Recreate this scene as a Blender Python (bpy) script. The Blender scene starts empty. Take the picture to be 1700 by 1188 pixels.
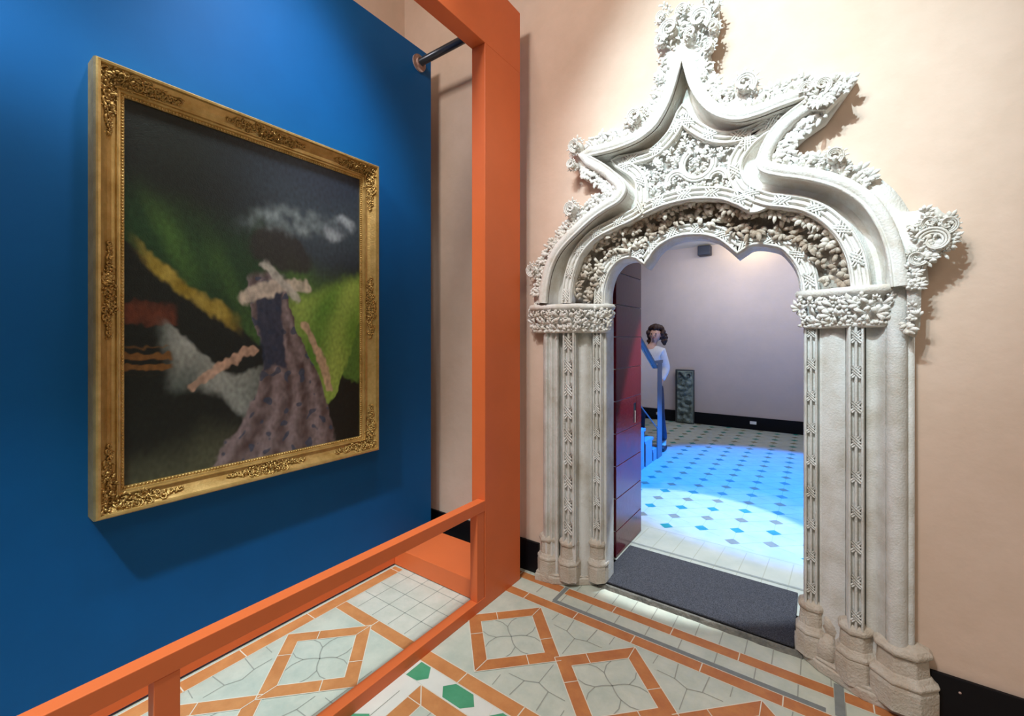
import bpy, math, random
from mathutils import Vector, Matrix, noise
from mathutils.geometry import tessellate_polygon
random.seed(7)
SC = bpy.context.scene
COL = SC.collection
PI = math.pi

# ------------------------------------------------------------------ camera model
F, HX, HY, XA, H = 716.0, 850.0, 562.0, 1357.0, 1.6
_n = math.hypot(F, XA - HX)
SN, CS = (XA - HX) / _n, F / _n

def ray(u, v):
    r = (u - HX) / F
    return (-SN + r * CS, CS + r * SN, (HY - v) / F)

def at(u, v, Y):            # measured point on the plane at depth Y from the photographer -> (X, Z)
    x, y, t = ray(u, v)
    s = Y / y
    return (x * s, H + t * s)

def xat(u, Y):
    x, y, t = ray(u, 0)
    return x / y * Y

# ------------------------------------------------------------------ materials
MATS = {}
def mat(name, col, rough=0.6, metal=0.0, var=0.0, scale=8.0, bump=0.0, bscale=60.0, col2=None, spec=None, detail=6, transmission=0, alpha=1.0, emit=None, vcol=False, coat=0, mixlo=.35, mixhi=.65, bdist=.01):
    m = bpy.data.materials.new(name); m.use_nodes = True
    nt = m.node_tree; b = nt.nodes['Principled BSDF']
    b.inputs['Roughness'].default_value = rough
    b.inputs['Metallic'].default_value = metal
    if spec is not None: b.inputs['Specular IOR Level'].default_value = spec
    if coat: b.inputs['Coat Weight'].default_value = coat
    b.inputs['Base Color'].default_value = (*col, 1)
    if transmission: b.inputs['Transmission Weight'].default_value = transmission
    if emit:
        b.inputs['Emission Color'].default_value = (*col, 1); b.inputs['Emission Strength'].default_value = emit
    tc = nt.nodes.new('ShaderNodeTexCoord')
    if vcol:
        a = nt.nodes.new('ShaderNodeVertexColor'); a.layer_name = 'paint'
        nt.links.new(a.outputs['Color'], b.inputs['Base Color'])
    elif col2 is not None or var:
        if col2 is None: col2 = tuple(max(0, c * (1 - var)) for c in col)
        nz = nt.nodes.new('ShaderNodeTexNoise'); nz.inputs['Scale'].default_value = scale; nz.inputs['Detail'].default_value = detail
        nz.inputs['Roughness'].default_value = .65
        nt.links.new(tc.outputs['Object'], nz.inputs['Vector'])
        mr = nt.nodes.new('ShaderNodeMapRange'); mr.inputs['From Min'].default_value = mixlo; mr.inputs['From Max'].default_value = mixhi
        nt.links.new(nz.outputs['Fac'], mr.inputs['Value'])
        mx = nt.nodes.new('ShaderNodeMix'); mx.data_type = 'RGBA'
        mx.inputs[6].default_value = (*col, 1); mx.inputs[7].default_value = (*col2, 1)
        nt.links.new(mr.outputs['Result'], mx.inputs[0]); nt.links.new(mx.outputs[2], b.inputs['Base Color'])
    if bump:
        n2 = nt.nodes.new('ShaderNodeTexNoise'); n2.inputs['Scale'].default_value = bscale; n2.inputs['Detail'].default_value = 5
        nt.links.new(tc.outputs['Object'], n2.inputs['Vector'])
        bp = nt.nodes.new('ShaderNodeBump'); bp.inputs['Strength'].default_value = bump; bp.inputs['Distance'].default_value = bdist
        nt.links.new(n2.outputs['Fac'], bp.inputs['Height']); nt.links.new(bp.outputs['Normal'], b.inputs['Normal'])
    MATS[name] = m
    return m

mat('plaster', (.72, .55, .44), .9, col2=(.645, .485, .375), scale=2.2, bump=.25, bscale=14, detail=9)
mat('plaster_far', (.58, .47, .43), .9, col2=(.52, .43, .40), scale=1.5, bump=.2, bscale=14, detail=9)
mat('ceiling_white', (.75, .70, .62), .9)
mat('blue', (.001, .100, .32), .55, var=.12, scale=1.5, bump=.05, bscale=300, spec=.2)
mat('orange', (.78, .165, .045), .45, var=.06, scale=3, spec=.35)
mat('stone', (.80, .79, .75), .85, col2=(.60, .54, .44), scale=9, bump=.35, bscale=120, detail=10, mixlo=.45, mixhi=.75)
mat('stone_dark', (.44, .34, .25), .92, col2=(.25, .19, .14), scale=14, bump=.5, bscale=60, detail=10)
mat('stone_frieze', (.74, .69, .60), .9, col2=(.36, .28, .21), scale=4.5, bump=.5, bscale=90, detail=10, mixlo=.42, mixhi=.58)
mat('stone_shaft', (.71, .72, .70), .88, col2=(.50, .47, .40), scale=6, bump=.35, bscale=130, detail=10, mixlo=.42, mixhi=.72)
mat('stone_base', (.50, .42, .33), .92, col2=(.60, .56, .49), scale=11, bump=.6, bscale=110, detail=10)
mat('stone_curb', (.22, .21, .18), .9, col2=(.11, .11, .10), scale=18, bump=1, bscale=60)
mat('skirting', (.004, .004, .006), .5, spec=.2)
mat('gold', (.72, .50, .19), .36, metal=.65, col2=(.52, .33, .10), scale=14, bump=.15, bscale=90)
mat('gold_relief', (.66, .43, .15), .42, metal=.75, col2=(.30, .18, .05), scale=50, bump=.3, bscale=120)
mat('canvas_paint', (.1, .1, .1), .33, vcol=True, bump=.35, bscale=160, bdist=.004, spec=.45)
mat('tile_cream', (.60, .62, .52), .38, col2=(.47, .52, .44), scale=7, bump=.25, bscale=18, detail=8, spec=.5)
mat('tile_cream2', (.68, .66, .57), .38, col2=(.55, .56, .47), scale=8, bump=.25, bscale=18, detail=8)
mat('grout', (.33, .34, .29), .9)
mat('grout_white', (.74, .68, .56), .8)
mat('terracotta', (.56, .22, .07), .45, col2=(.44, .15, .05), scale=9, bump=.1, bscale=30)
mat('terracotta2', (.64, .28, .10), .45, col2=(.53, .21, .07), scale=9, bump=.1, bscale=30)
mat('grey_inlay', (.22, .24, .23), .6, var=.15, scale=20)
mat('tile_green', (.06, .30, .15), .35, col2=(.09, .36, .20), scale=9)
mat('tile_white', (.76, .75, .68), .4, var=.08, scale=6)
mat('tile_room', (.40, .42, .38), .35, col2=(.33, .36, .33), scale=5, bump=.15, bscale=18, detail=8)
mat('tile_teal', (.01, .20, .16), .35, var=.2, scale=10)
mat('tile_tan', (.20, .18, .10), .4, var=.2, scale=10)
mat('mat_grey', (.10, .105, .13), .85, col2=(.02, .02, .03), scale=260, bump=1, bscale=420, detail=2, mixlo=.4, mixhi=.6)
mat('door_red', (.16, .008, .018), .2, col2=(.09, .006, .014), scale=6, bump=.1, bscale=40, spec=.6)
mat('door_gap', (.52, .50, .52), .6)
mat('iron', (.05, .055, .07), .3, metal=.6)
mat('black', (.004, .004, .005), .6)
mat('flange', (.62, .42, .36), .5, var=.35, scale=60)
mat('steel_blue', (.16, .17, .19), .5)
mat('stair_paint', (.30, .33, .40), .5, var=.1)
mat('stair_dark', (.05, .05, .07), .6)
mat('glass', (.86, .93, .98), .03, transmission=1.0)
mat('speaker', (.006, .010, .03), .5)
mat('relief_stone', (.22, .27, .24), .7, col2=(.07, .09, .08), scale=9, bump=1, bscale=30, detail=8)
mat('slab_dark', (.05, .055, .06), .6)
mat('skin', (.62, .38, .30), .6)
mat('hair', (.055, .022, .014), .7, var=.5, scale=40)
mat('sweater', (.74, .76, .80), .9, var=.08, scale=30, bump=.3, bscale=200)
mat('trousers', (.045, .05, .085), .85, var=.3, scale=20)
mat('shoe', (.02, .02, .025), .5)
mat('socket_white', (.8, .8, .8), .5)
mat('lip', (.45, .12, .12), .5)

# ------------------------------------------------------------------ mesh builder
class MB:
    def __init__(s): s.v = []; s.f = []; s.m = []; s.sm = []; s.mats = []; s.cur = 0; s.smooth = False
    def use(s, name, smooth=None):
        if name not in s.mats: s.mats.append(name)
        s.cur = s.mats.index(name)
        if smooth is not None: s.smooth = smooth
        return s
    def face(s, idx): s.f.append(tuple(idx)); s.m.append(s.cur); s.sm.append(s.smooth)
    def quad(s, *p):
        b = len(s.v); s.v += [tuple(q) for q in p]; s.face(range(b, b + len(p)))
    def box(s, x0, x1, y0, y1, z0, z1):
        b = len(s.v)
        s.v += [(x, y, z) for z in (z0, z1) for y in (y0, y1) for x in (x0, x1)]
        for q in ((0, 2, 3, 1), (4, 5, 7, 6), (0, 1, 5, 4), (2, 6, 7, 3), (0, 4, 6, 2), (1, 3, 7, 5)): s.face([b + i for i in q])
    def grid(s, rows, closed=False):
        b = len(s.v); n = len(rows[0])
        for r in rows: s.v += [tuple(p) for p in r]
        for i in range(len(rows) - 1):
            for j in range(n if closed else n - 1):
                k = (j + 1) % n
                s.face((b + i * n + j, b + i * n + k, b + (i + 1) * n + k, b + (i + 1) * n + j))
    def prism(s, poly, z0, z1):           # plan polygon extruded up
        b = len(s.v); n = len(poly)
        s.v += [(p[0], p[1], z0) for p in poly] + [(p[0], p[1], z1) for p in poly]
        for i in range(n): s.face((b + i, b + (i + 1) % n, b + n + (i + 1) % n, b + n + i))
        for t in tessellate_polygon([[Vector((p[0], p[1], 0)) for p in poly]]):
            s.face((b + n + t[0], b + n + t[1], b + n + t[2])); s.face((b + t[2], b + t[1], b + t[0]))
    def plate(s, poly, y0, y1):           # XZ polygon extruded in Y
        b = len(s.v); n = len(poly)
        s.v += [(p[0], y0, p[1]) for p in poly] + [(p[0], y1, p[1]) for p in poly]
        for i in range(n): s.face((b + i, b + (i + 1) % n, b + n + (i + 1) % n, b + n + i))
        for t in tessellate_polygon([[Vector((p[0], p[1], 0)) for p in poly]]):
            s.face((b + n + t[0], b + n + t[1], b + n + t[2])); s.face((b + t[2], b + t[1], b + t[0]))
    def tube(s, path, r, n=8, cap=True):
        P = [Vector(p) for p in path]; rows = []
        rr = r if isinstance(r, (list, tuple)) else [r] * len(P)
        up = None
        for i, p in enumerate(P):
            t = (P[min(i + 1, len(P) - 1)] - P[max(i - 1, 0)])
            if t.length < 1e-9: t = Vector((0, 0, 1))
            t.normalize()
            if up is None:
                up = Vector((0, 1, 0)) if abs(t.y) < .9 else Vector((1, 0, 0))
            a = t.cross(up)
            if a.length < 1e-6: a = t.orthogonal()
            a.normalize(); bb = a.cross(t).normalized(); up = bb
            rows.append([p + (a * math.cos(2 * PI * k / n) + bb * math.sin(2 * PI * k / n)) * rr[i] for k in range(n)])
        s.grid(rows, closed=True)
        if cap:
            b = len(s.v) - n * len(rows)
            s.face([b + k for k in range(n)]); s.face([b + (len(rows) - 1) * n + k for k in reversed(range(n))])
    def lathe(s, cx, cy, prof, n=8, rot=0.0, sx=1, sy=1, jit=0):
        rows = []
        for r, z in prof:
            rows.append([(cx + (r + random.uniform(-jit, jit)) * sx * math.cos(2 * PI * k / n + rot), cy + (r + random.uniform(-jit, jit)) * sy * math.sin(2 * PI * k / n + rot), z) for k in range(n)])
        s.grid(rows, closed=True)
        b = len(s.v) - n; s.face([b + k for k in range(n)])
    def ball(s, c, r, n=8, m=5, sc=(1, 1, 1)):
        rows = []
        for i in range(m + 1):
            th = PI * i / m
            rows.append([(c[0] + r * sc[0] * math.sin(th) * math.cos(2 * PI * k / n), c[1] + r * sc[1] * math.sin(th) * math.sin(2 * PI * k / n), c[2] + r * sc[2] * math.cos(th)) for k in range(n)])
        s.grid(rows, closed=True)
    def build(s, name, material=None, parent=None, **kw):
        me = bpy.data.meshes.new(name); me.from_pydata(s.v, [], s.f)
        names = s.mats if s.mats else [material]
        for nm in names: me.materials.append(MATS[nm])
        if s.mats: me.polygons.foreach_set('material_index', s.m)
        if s.mats or s.smooth: me.polygons.foreach_set('use_smooth', s.sm if s.mats else [True] * len(s.f))
        me.update()
        o = bpy.data.objects.new(name, me); COL.objects.link(o)
        if parent is not None: o.parent = parent; o.matrix_parent_inverse = Matrix.Translation(-parent.location)
        for k, v in kw.items(): o[k] = v
        return o

def thing(name, label, cat, loc=(0, 0, 0), group=None):
    o = bpy.data.objects.new(name, None); COL.objects.link(o); o.location = loc; o.empty_display_size = .1
    o['label'] = label; o['category'] = cat
    if group: o['group'] = group
    return o
def tag(o, label, cat, group=None):
    o['label'] = label; o['category'] = cat
    if group: o['group'] = group
    return o
def struct(o): o['kind'] = 'structure'; return o
def bevel(o, w=.004, seg=2):
    m = o.modifiers.new('bevel', 'BEVEL'); m.width = w; m.segments = seg; m.limit_method = 'ANGLE'; m.angle_limit = .6
    return o

# ================================================================== SETTING
WY = 2.512            # face of the back wall
WB = 2.95             # its far face
# --- room 1 floor, tile by tile
fl = MB(); fl.use('tile_cream')
fl.box(-3.1, 4.0, -3.2, WY + .25, -.1, 0)
def rect(m, x0, x1, y0, y1, z=.0006, g=.0):
    fl.use(m); fl.quad((x0 + g, y0 + g, z), (x1 - g, y0 + g, z), (x1 - g, y1 - g, z), (x0 + g, y1 - g, z))
def line(m, a, b, w=.004, z=.0012):
    fl.use(m); a = Vector((a[0], a[1], z)); b = Vector((b[0], b[1], z)); d = b - a
    if d.length < 1e-6: return
    n = Vector((-d.y, d.x, 0)).normalized() * w / 2
    fl.quad(a - n, b - n, b + n, a + n)
def polyl(m, pts, w=.004, z=.0012):
    for i in range(len(pts) - 1): line(m, pts[i], pts[i + 1], w, z)
def polyf(m, pts, z):
    fl.use(m); fl.quad(*[(p[0], p[1], z) for p in pts])
XR = 3.9
def band_x(y0, y1, x0, x1, joints, m, gw='grout_white'):
    rect(m, x0, x1, y0, y1, .0008)
    line(gw, (x0, y0), (x1, y0), .004); line(gw, (x0, y1), (x1, y1), .004)
    for j in joints:
        if x0 < j < x1: line(gw, (j, y0), (j, y1), .005)
def band_y(x0, x1, y0, y1, joints, m, gw='grout_white'):
    rect(m, x0, x1, y0, y1, .0009)
    line(gw, (x0, y0), (x0, y1), .004); line(gw, (x1, y0), (x1, y1), .004)
    for j in joints:
        if y0 < j < y1: line(gw, (x0, j), (x1, j), .005)
J = [-1.48 + .339 * k for k in range(-6, 20)]
band_x(2.21, 2.28, -1.72, XR, J, 'terracotta')
band_x(2.395, 2.465, -1.72, -1.33, [-1.65], 'terracotta')
band_x(2.395, 2.465, -1.295, .06, [-.98, -.65, -.322], 'terracotta')
band_x(2.395, 2.465, .1, XR, [.2 + .33 * k for k in range(12)], 'terracotta')
rect('grey_inlay', -1.32, .03, 2.283, 2.312, .001)
rect('grey_inlay', -1.325, -1.3, 2.30, 2.47, .0014)
rect('grey_inlay', .062, .098, 2.29, 2.50, .0014)
for k in range(30):
    x = -1.62 + .172 * k
    line('grout', (x, 2.312), (x, 2.395), .005)
for k in range(45):
    x = -1.60 + .118 * k
    line('grout', (x, 2.467), (x, 2.62), .005)
# outer guilloche frame of the tiled carpet
def guill(cx, cy, horiz, k):
    ri, ro = .208, .305
    def P(a, b): return (cx + a, cy + b)
    t = 'terracotta' if horiz else 'terracotta2'
    for q, (sx, sy) in enumerate(((1, 1), (-1, 1), (-1, -1), (1, -1))):
        z = .0016 + .0003 * q + .00015 * (k % 2)
        polyf(t, [P(0, sy * ro), P(sx * ro, 0), P(sx * ri, 0), P(0, sy * ri)], z)
        line('grout_white', P(0, sy * ro), P(sx * ro, 0), .004, z + .0002)
        line('grout_white', P(0, sy * ri), P(sx * ri, 0), .004, z + .0002)
        line('grout_white', P(0, sy * ri), P(0, sy * ro), .004, .0031 + .0001 * q)
        # joints across each arm
        f = .62
        a1 = P(sx * ro * f, sy * ro * (1 - f)); a2 = P(sx * (ri * f + .02), sy * (ri * (1 - f) + .02))
        mid = lambda r, g: P(sx * r * g, sy * r * (1 - g))
        line('grout_white', mid(ro, f), (mid(ro, f)[0] - sx * .049, mid(ro, f)[1] - sy * .049), .004, .0031 + .0001 * q)
    # petal pattern in the diamond
    for sx, sy in ((1, 1), (-1, 1), (-1, -1), (1, -1)):
        nd = (.062 * sx, .052 * sy)
        pts = [P(nd[0] * t_, nd[1] * t_ + .006 * math.sin(t_ * PI) * (sx * sy)) for t_ in (0, .33, .66, 1)]
        polyl('grout', pts, .006, .0012)
        polyl('grout', [P(*nd), P(nd[0] + .045 * sx, nd[1] + .012 * sy), P(nd[0] + .092 * sx, nd[1] + .004 * sy)], .005)
        polyl('grout', [P(*nd), P(nd[0] + .010 * sx, nd[1] + .05 * sy), P(nd[0] + .002 * sx, nd[1] + .09 * sy)], .005)
for k in range(0, 9): guill(-1.343 + .571 * k, 1.890, True, k)
for k in range(-7, 1): guill(-2.032, 1.205 + .571 * k, False, k)
# spandrel triangles of the guilloche
for k in range(0, 9):
    cx = -1.343 + .571 * k + .2855
    for sgn, yb in ((1, 2.205), (-1, 1.575)):
        n1 = (cx - .062, yb - sgn * .105); n2 = (cx + .062, yb - sgn * .115)
        line('grout', n1, (cx, yb - sgn * .135), .005); line('grout', n2, (cx, yb - sgn * .135), .005)
        line('grout', (cx, yb - sgn * .135), (cx, yb - sgn * .27), .004)
        line('grout', n1, (n1[0] - .01, yb), .005); line('grout', n2, (n2[0] + .008, yb), .005)
        line('grout', n1, (n1[0] - .085, n1[1] + sgn * .005), .004); line('grout', n2, (n2[0] + .085, n2[1]), .004)
        line('grout', (cx - .17, yb), (cx - .175, yb - sgn * .07), .004); line('grout', (cx + .17, yb), (cx + .168, yb - sgn * .07), .004)
for k in range(-7, 1):
    cy = 1.205 + .571 * k - .2855
    for sgn, xb in ((1, -1.72), (-1, -2.34)):
        n1 = (xb - sgn * .105, cy - .062); n2 = (xb - sgn * .115, cy + .062)
        line('grout', n1, (xb - sgn * .135, cy), .005); line('grout', n2, (xb - sgn * .135, cy), .005)
        line('grout', n1, (xb, n1[1] - .01), .005); line('grout', n2, (xb, n2[1] + .008), .005)
        line('grout', n1, (n1[0], n1[1] - .085), .004); line('grout', n2, (n2[0], n2[1] + .085), .004)
        line('grout', (xb, cy - .17), (xb - sgn * .07, cy - .175), .004); line('grout', (xb, cy + .17), (xb - sgn * .07, cy + .168), .004)
band_x(1.488, 1.562, -2.34, XR, [-2.03] + [-1.367 + .33 * k for k in range(18)], 'terracotta2')
band_y(-1.70, -1.625, -3.1, 1.49, [1.2 - .33 * k for k in range(14)], 'terracotta2')
rect('tile_cream2', -2.335, -1.71, 1.566, 2.206, .0007)
band_y(-2.425, -2.342, -3.1, 2.0, [1.965, 1.36, 1.0, .735, .35, 0, -.35], 'terracotta2')
for x in (-2.24, -2.105, -1.965, -1.828): line('grout', (x, 1.57), (x, 2.206), .005)
for y in (1.693, 1.815, 1.955, 2.09): line('grout', (-2.335, y), (-1.71, y), .005)
# green and white arrow row and the inner border
rect('tile_white', -1.62, XR, 1.388, 1.486, .0005); rect('tile_white', -1.62, -1.497, -3.1, 1.386, .0005)
polyf('tile_green', [(-1.6, 1.484), (-1.535, 1.484), (-1.495, 1.43), (-1.53, 1.39), (-1.6, 1.385)], .001)
for k in range(0, 34):
    x = -1.262 + .27 * k
    if x > XR - .3: break
    polyf('tile_green', [(x - .105, 1.482), (x + .0, 1.482), (x + .045, 1.435), (x, 1.392), (x - .105, 1.392), (x - .145, 1.437)], .001)
    line('grout_white', (x + .135, 1.392), (x + .115, 1.482), .004)
for k in range(0, 18):
    y = 1.06 - .27 * k
    polyf('tile_green', [(-1.618, y - .06), (-1.618, y + .05), (-1.56, y + .09), (-1.503, y + .05), (-1.503, y - .06), (-1.56, y - .02)], .001)
band_x(1.305, 1.385, -1.495, XR, [-1.0 + .34 * k for k in range(15)], 'terracotta2')
band_y(-1.495, -1.412, -3.1, 1.304, [.9 - .34 * k for k in range(12)], 'terracotta2')
line('grout_white', (-1.495, 1.385), (-1.412, 1.305), .005, .0016)
for k in range(-2, 26):
    line('grout', (-1.35 + .2 * k, 1.305), (-1.35 + .2 * k, .2), .004); 
for k in range(8): line('grout', (-1.41, 1.2 - .2 * k), (XR, 1.2 - .2 * k), .004)
struct(fl.build('floor'))

# --- walls of room 1
w = MB()
X0, X1, ZC = -2.92, 4.2, 5.0
HL, HR = -1.27, .06
WM = 2.78
w.box(X0 - .2, HL, WM, WB, -.1, ZC); w.box(HR, X1, WM, WB, -.1, ZC); w.box(HL, HR, WM, WB, 2.44, ZC)
WALL = w      # completed once the arch outline is known
w = MB(); w.box(X0 - .2, X0, -3.2, WY, -.1, ZC); struct(w.build('wall_left', 'plaster'))
w = MB(); w.box(X0 - .2, X1, -3.2, WB, ZC, ZC + .1); struct(w.build('ceiling', 'ceiling_white'))
w = MB(); w.box(X0, -1.545, WY - .018, WY, 0, .207); o = struct(w.build('baseboard_left', 'skirting'))
w = MB(); w.box(.388, X1, WY - .018, WY, 0, .207); o = struct(bevel(w.build('baseboard_right', 'skirting'), .003))
sk = o
for z in (.155, .04):
    s_ = MB(); s_.smooth = True; s_.ball((.475, WY - .019, z), .005, 8, 4, (1, .5, 1)); struct(s_.build('screw', 'flange', sk))
w = MB(); w.box(X0, X0 + .018, -3.2, WY - .02, 0, .207); struct(w.build('baseboard_side', 'skirting'))

# --- room 2
R2Y, ZF2, ZC2 = 8.55, .02, 3.31
X2L, X2R = -3.6, 2.2
f2 = MB(); f2.use('tile_room'); f2.box(X2L - .1, X2R + .1, WB - .2, R2Y + .1, -.1, ZF2)
f2.box(HL, HR, 2.66, WB, -.1, ZF2)
ax, ay, by = .2505, .1225, .2435
def q2(m, pts, z): f2.use(m); f2.quad(*[(p[0], p[1], z) for p in pts])
def l2(a, b, w_=.006, z=ZF2 + .0008, m='grout'):
    a = Vector((a[0], a[1], z)); b = Vector((b[0], b[1], z)); d = b - a; n = Vector((-d.y, d.x, 0)).normalized() * w_ / 2
    f2.use(m); f2.quad(a - n, b - n, b + n, a + n)
YB = 3.62
for i in range(-16, 14):
    for j in range(-12, 34):
        x = -1.042 + ax * i; y = 4.219 + ay * i + by * j
        if not (X2L + .1 < x < X2R - .1 and YB + .03 < y < R2Y - .06): continue
        r = .056
        c = 'tile_teal' if j % 2 == 0 else 'tile_tan'
        q2(c, [(x - r, y), (x, y - r), (x + r, y), (x, y + r)], ZF2 + .0012)
        l2((x + r, y), (x + ax - r, y + ay), .004)
        l2((x, y + r), (x, y + by - r), .004)
        l2((x + r * .5, y - r * .5), (x + ax * .62, y - by * .3), .004)
for k in range(40):
    x = -3.5 + .145 * k
    l2((x, 3.0), (x + .03, YB - .02), .006)
l2((X2L, 3.27), (X2R, 3.27), .022, ZF2 + .0016, 'grey_inlay'); l2((X2L, YB), (X2R, YB), .005)
struct(f2.build('floor_far'))
w = MB(); w.box(X2L - .1, X2R + .1, R2Y, R2Y + .15, -.1, ZC2 + .2); struct(w.build('wall_far', 'plaster_far'))
w = MB(); w.box(X2L - .15, X2L, WB, R2Y, -.1, ZC2 + .2); struct(w.build('wall_far_left', 'plaster_far'))
w = MB(); w.box(X2R, X2R + .15, WB, R2Y, -.1, ZC2 + .2); struct(w.build('wall_far_right', 'plaster_far'))
w = MB(); w.box(X2L - .1, X2R + .1, WB, R2Y + .1, ZC2, ZC2 + .12); struct(w.build('ceiling_far', 'ceiling_white'))
w = MB(); w.box(X2L, X2R, R2Y - .02, R2Y, ZF2, ZF2 + .215); struct(w.build('baseboard_far', 'skirting'))
s_ = MB(); s_.box(-.96, -.86, R2Y - .028, R2Y - .02, .115, .165)
so = bevel(s_.build('wall_socket', 'socket_white'), .003)
tag(so, 'small white wall socket set in the black skirting of the far room', 'socket')

# ================================================================== BLUE PANEL
PX = -2.45
p = MB(); p.box(PX - .10, PX, -1.6, 2.372, 0, 3.79)
tag(bevel(p.build('display_panel', 'blue'), .003), 'tall deep blue freestanding display panel behind the orange handrail', 'panel')

# ================================================================== ORANGE FRAME
G = thing('exhibition_frame', 'bright orange portal frame with low handrail standing in front of the blue panel', 'barrier', (-1.66, 2.2, 0))
def obox(name, *b, m='orange', bw=.0025, parent=G):
    q = MB(); q.box(*b); return bevel(q.build(name, m, parent), bw)
FX0, FX1 = -1.718, -1.615
obox('post', FX0, FX1, 2.003, 2.374, 0, 3.363)
obox('post', FX0, FX1, -1.6, -1.23, 0, 3.363)
obox('lintel', FX0, FX1, -1.6, 2.374, 3.363, 3.765)
obox('handrail', -1.672, -1.615, -1.23, 2.0025, .575, .637)
obox('bottom_rail', -1.672, -1.615, -1.23, 2.0025, 0, .062)
for y in (1.932, .433, -1.05): obox('baluster', -1.670, -1.617, y, y + .066, .062, .575)
obox('plinth', PX + .001, FX0, 2.012, 2.372, .006, .124)
obox('base_strip', PX + .001, PX + .012, -1.6, 2.011, .012, .122)
r = MB(); r.smooth = True; r.tube([(PX + .012, 2.245, 3.673), (FX0, 2.245, 3.673)], .027, 16)
rod = r.build('support_rod', 'iron', G, label='dark metal tube bracing the lintel to the panel')
r = MB(); r.smooth = True
r.tube([(PX, 2.245, 3.673), (PX + .010, 2.245, 3.673)], .062, 24); r.tube([(PX + .008, 2.245, 3.673), (PX + .03, 2.245, 3.673)], .034, 16)
r.build('flange', 'flange', rod)

# ================================================================== CARVING HELPERS
def cat(pts, n):
    """Catmull-Rom through pts, resampled to n points by arc length"""
    P = [Vector(p) for p in pts]
    if len(P) == 2: dense = [P[0].lerp(P[1], i / 40) for i in range(41)]
    else:
        Q = [P[0] * 2 - P[1]] + P + [P[-1] * 2 - P[-2]]; dense = []
        for i in range(1, len(Q) - 2):
            for k in range(12):
                t = k / 12; a, b, c, d = Q[i - 1], Q[i], Q[i + 1], Q[i + 2]
                dense.append(.5 * ((2 * b) + (c - a) * t + (2 * a - 5 * b + 4 * c - d) * t * t + (3 * b - a - 3 * c + d) * t ** 3))
        dense.append(P[-1])
    L = [0]
    for i in range(1, len(dense)): L.append(L[-1] + (dense[i] - dense[i - 1]).length)
    out = []; j = 0
    for i in range(n):
        s = L[-1] * i / (n - 1)
        while j < len(L) - 2 and L[j + 1] < s: j += 1
        t = (s - L[j]) / max(1e-9, L[j + 1] - L[j]); out.append(dense[j].lerp(dense[j + 1], min(1, t)))
    return out
def length(p): return sum((p[i + 1] - p[i]).length for i in range(len(p) - 1))
def join(*segs):
    out = list(segs[0])
    for s in segs[1:]: out += list(s)[1:]
    return out
def px(pts, Y): return [Vector(at(u, v, Y)) for u, v in pts]
def frames(P):
    out = []
    for i, p in enumerate(P):
        a = (P[i] - P[i - 1]).normalized() if i > 0 else None
        b = (P[i + 1] - P[i]).normalized() if i < len(P) - 1 else None
        if a is None: a = b
        if b is None: b = a
        n1 = Vector((-a.y, a.x)); n2 = Vector((-b.y, b.x)); n = (n1 + n2)
        if n.length < 1e-4: n = n1
        n.normalize(); k = min(1.9, 1 / max(.3, n.dot(n1)))
        t = (a + b); t = t.normalized() if t.length > 1e-4 else a
        out.append((t, n, k))
    return out
def sweep(mb, P, Y, prof, off=0.0):
    """P = 2D path in the wall plane; prof = (across to the left of travel, towards the viewer)"""
    fr = frames(P); rows = []
    for p, (t, n, k) in zip(P, fr):
        k = min(k, 1.35)
        rows.append([(p.x + n.x * k * (a + off), Y - d, p.y + n.y * k * (a + off)) for a, d in prof])
    mb.grid(rows)
def bar(mb, P, Y, off, w, d, base=0.0):
    """half-round rib following the path"""
    sweep(mb, P, Y, [(-w / 2, base), (-w * .45, base + d * .6), (-w * .2, base + d * .95), (w * .2, base + d * .95), (w * .45, base + d * .6), (w / 2, base)], off)
def lobe(mb, o, f, sd, n, L, W, h, curl=.25):
    rows = []
    m = 5
    for i in range(6):
        t = i / 5
        wd = W * (.50 + .75 * t) * math.sqrt(max(0.0, 1 - t ** 5)) + .0006
        hh = h * (math.sin(PI * (.05 + .72 * t))) + (-curl * h if t == 1 else 0)
        c = o + f * (L * t) + n * hh
        rows.append([c + sd * (wd * math.cos(PI * k / (m - 1))) + n * (wd * .75 * math.sin(PI * k / (m - 1)) - wd * .55) for k in range(m)])
    mb.grid(rows)
def leaf(mb, o, f, n, L, W=None, h=None, lobes=5, spread=1.25):
    o = Vector(o); f = Vector(f).normalized(); n = Vector(n).normalized(); sd0 = f.cross(n).normalized(); n = sd0.cross(f).normalized()
    W = W or L * .15; h = h or L * .35
    for q in range(lobes):
        a = (q / (lobes - 1) - .5) * 2 * spread if lobes > 1 else 0
        f2_ = (f * math.cos(a) + sd0 * math.sin(a)).normalized(); s2 = f2_.cross(n).normalized()
        l = L * (1 - .38 * abs(a) / spread) * random.uniform(.85, 1.1)
        lobe(mb, o, f2_, s2, n, l, W * random.uniform(.85, 1.2), h * random.uniform(.7, 1.15))
NV = Vector((0, -1, 0))
def v3(p, Y): return Vector((p.x, Y, p.y))
def scroll(mb, c, Y, r, turns=1.2, a0=0.0, sgn=1, rib=3, w=.010):
    """volute made of concentric ribs, tapering to the eye"""
    for k in range(rib):
        path = []; rad = []
        N = 26
        for i in range(N):
            t = i / (N - 1); rr = (r - k * w * 1.15) * (1 - .68 * t); a = a0 + sgn * turns * 2 * PI * t
            if rr < .002: rr = .002
            path.append((c.x + rr * math.cos(a), Y - .012 * math.sin(t * PI) - .004 * (rib - k), c.y + rr * math.sin(a))); rad.append(w * .55 * (1 - .55 * t))
        mb.tube(path, rad, 6)
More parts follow.
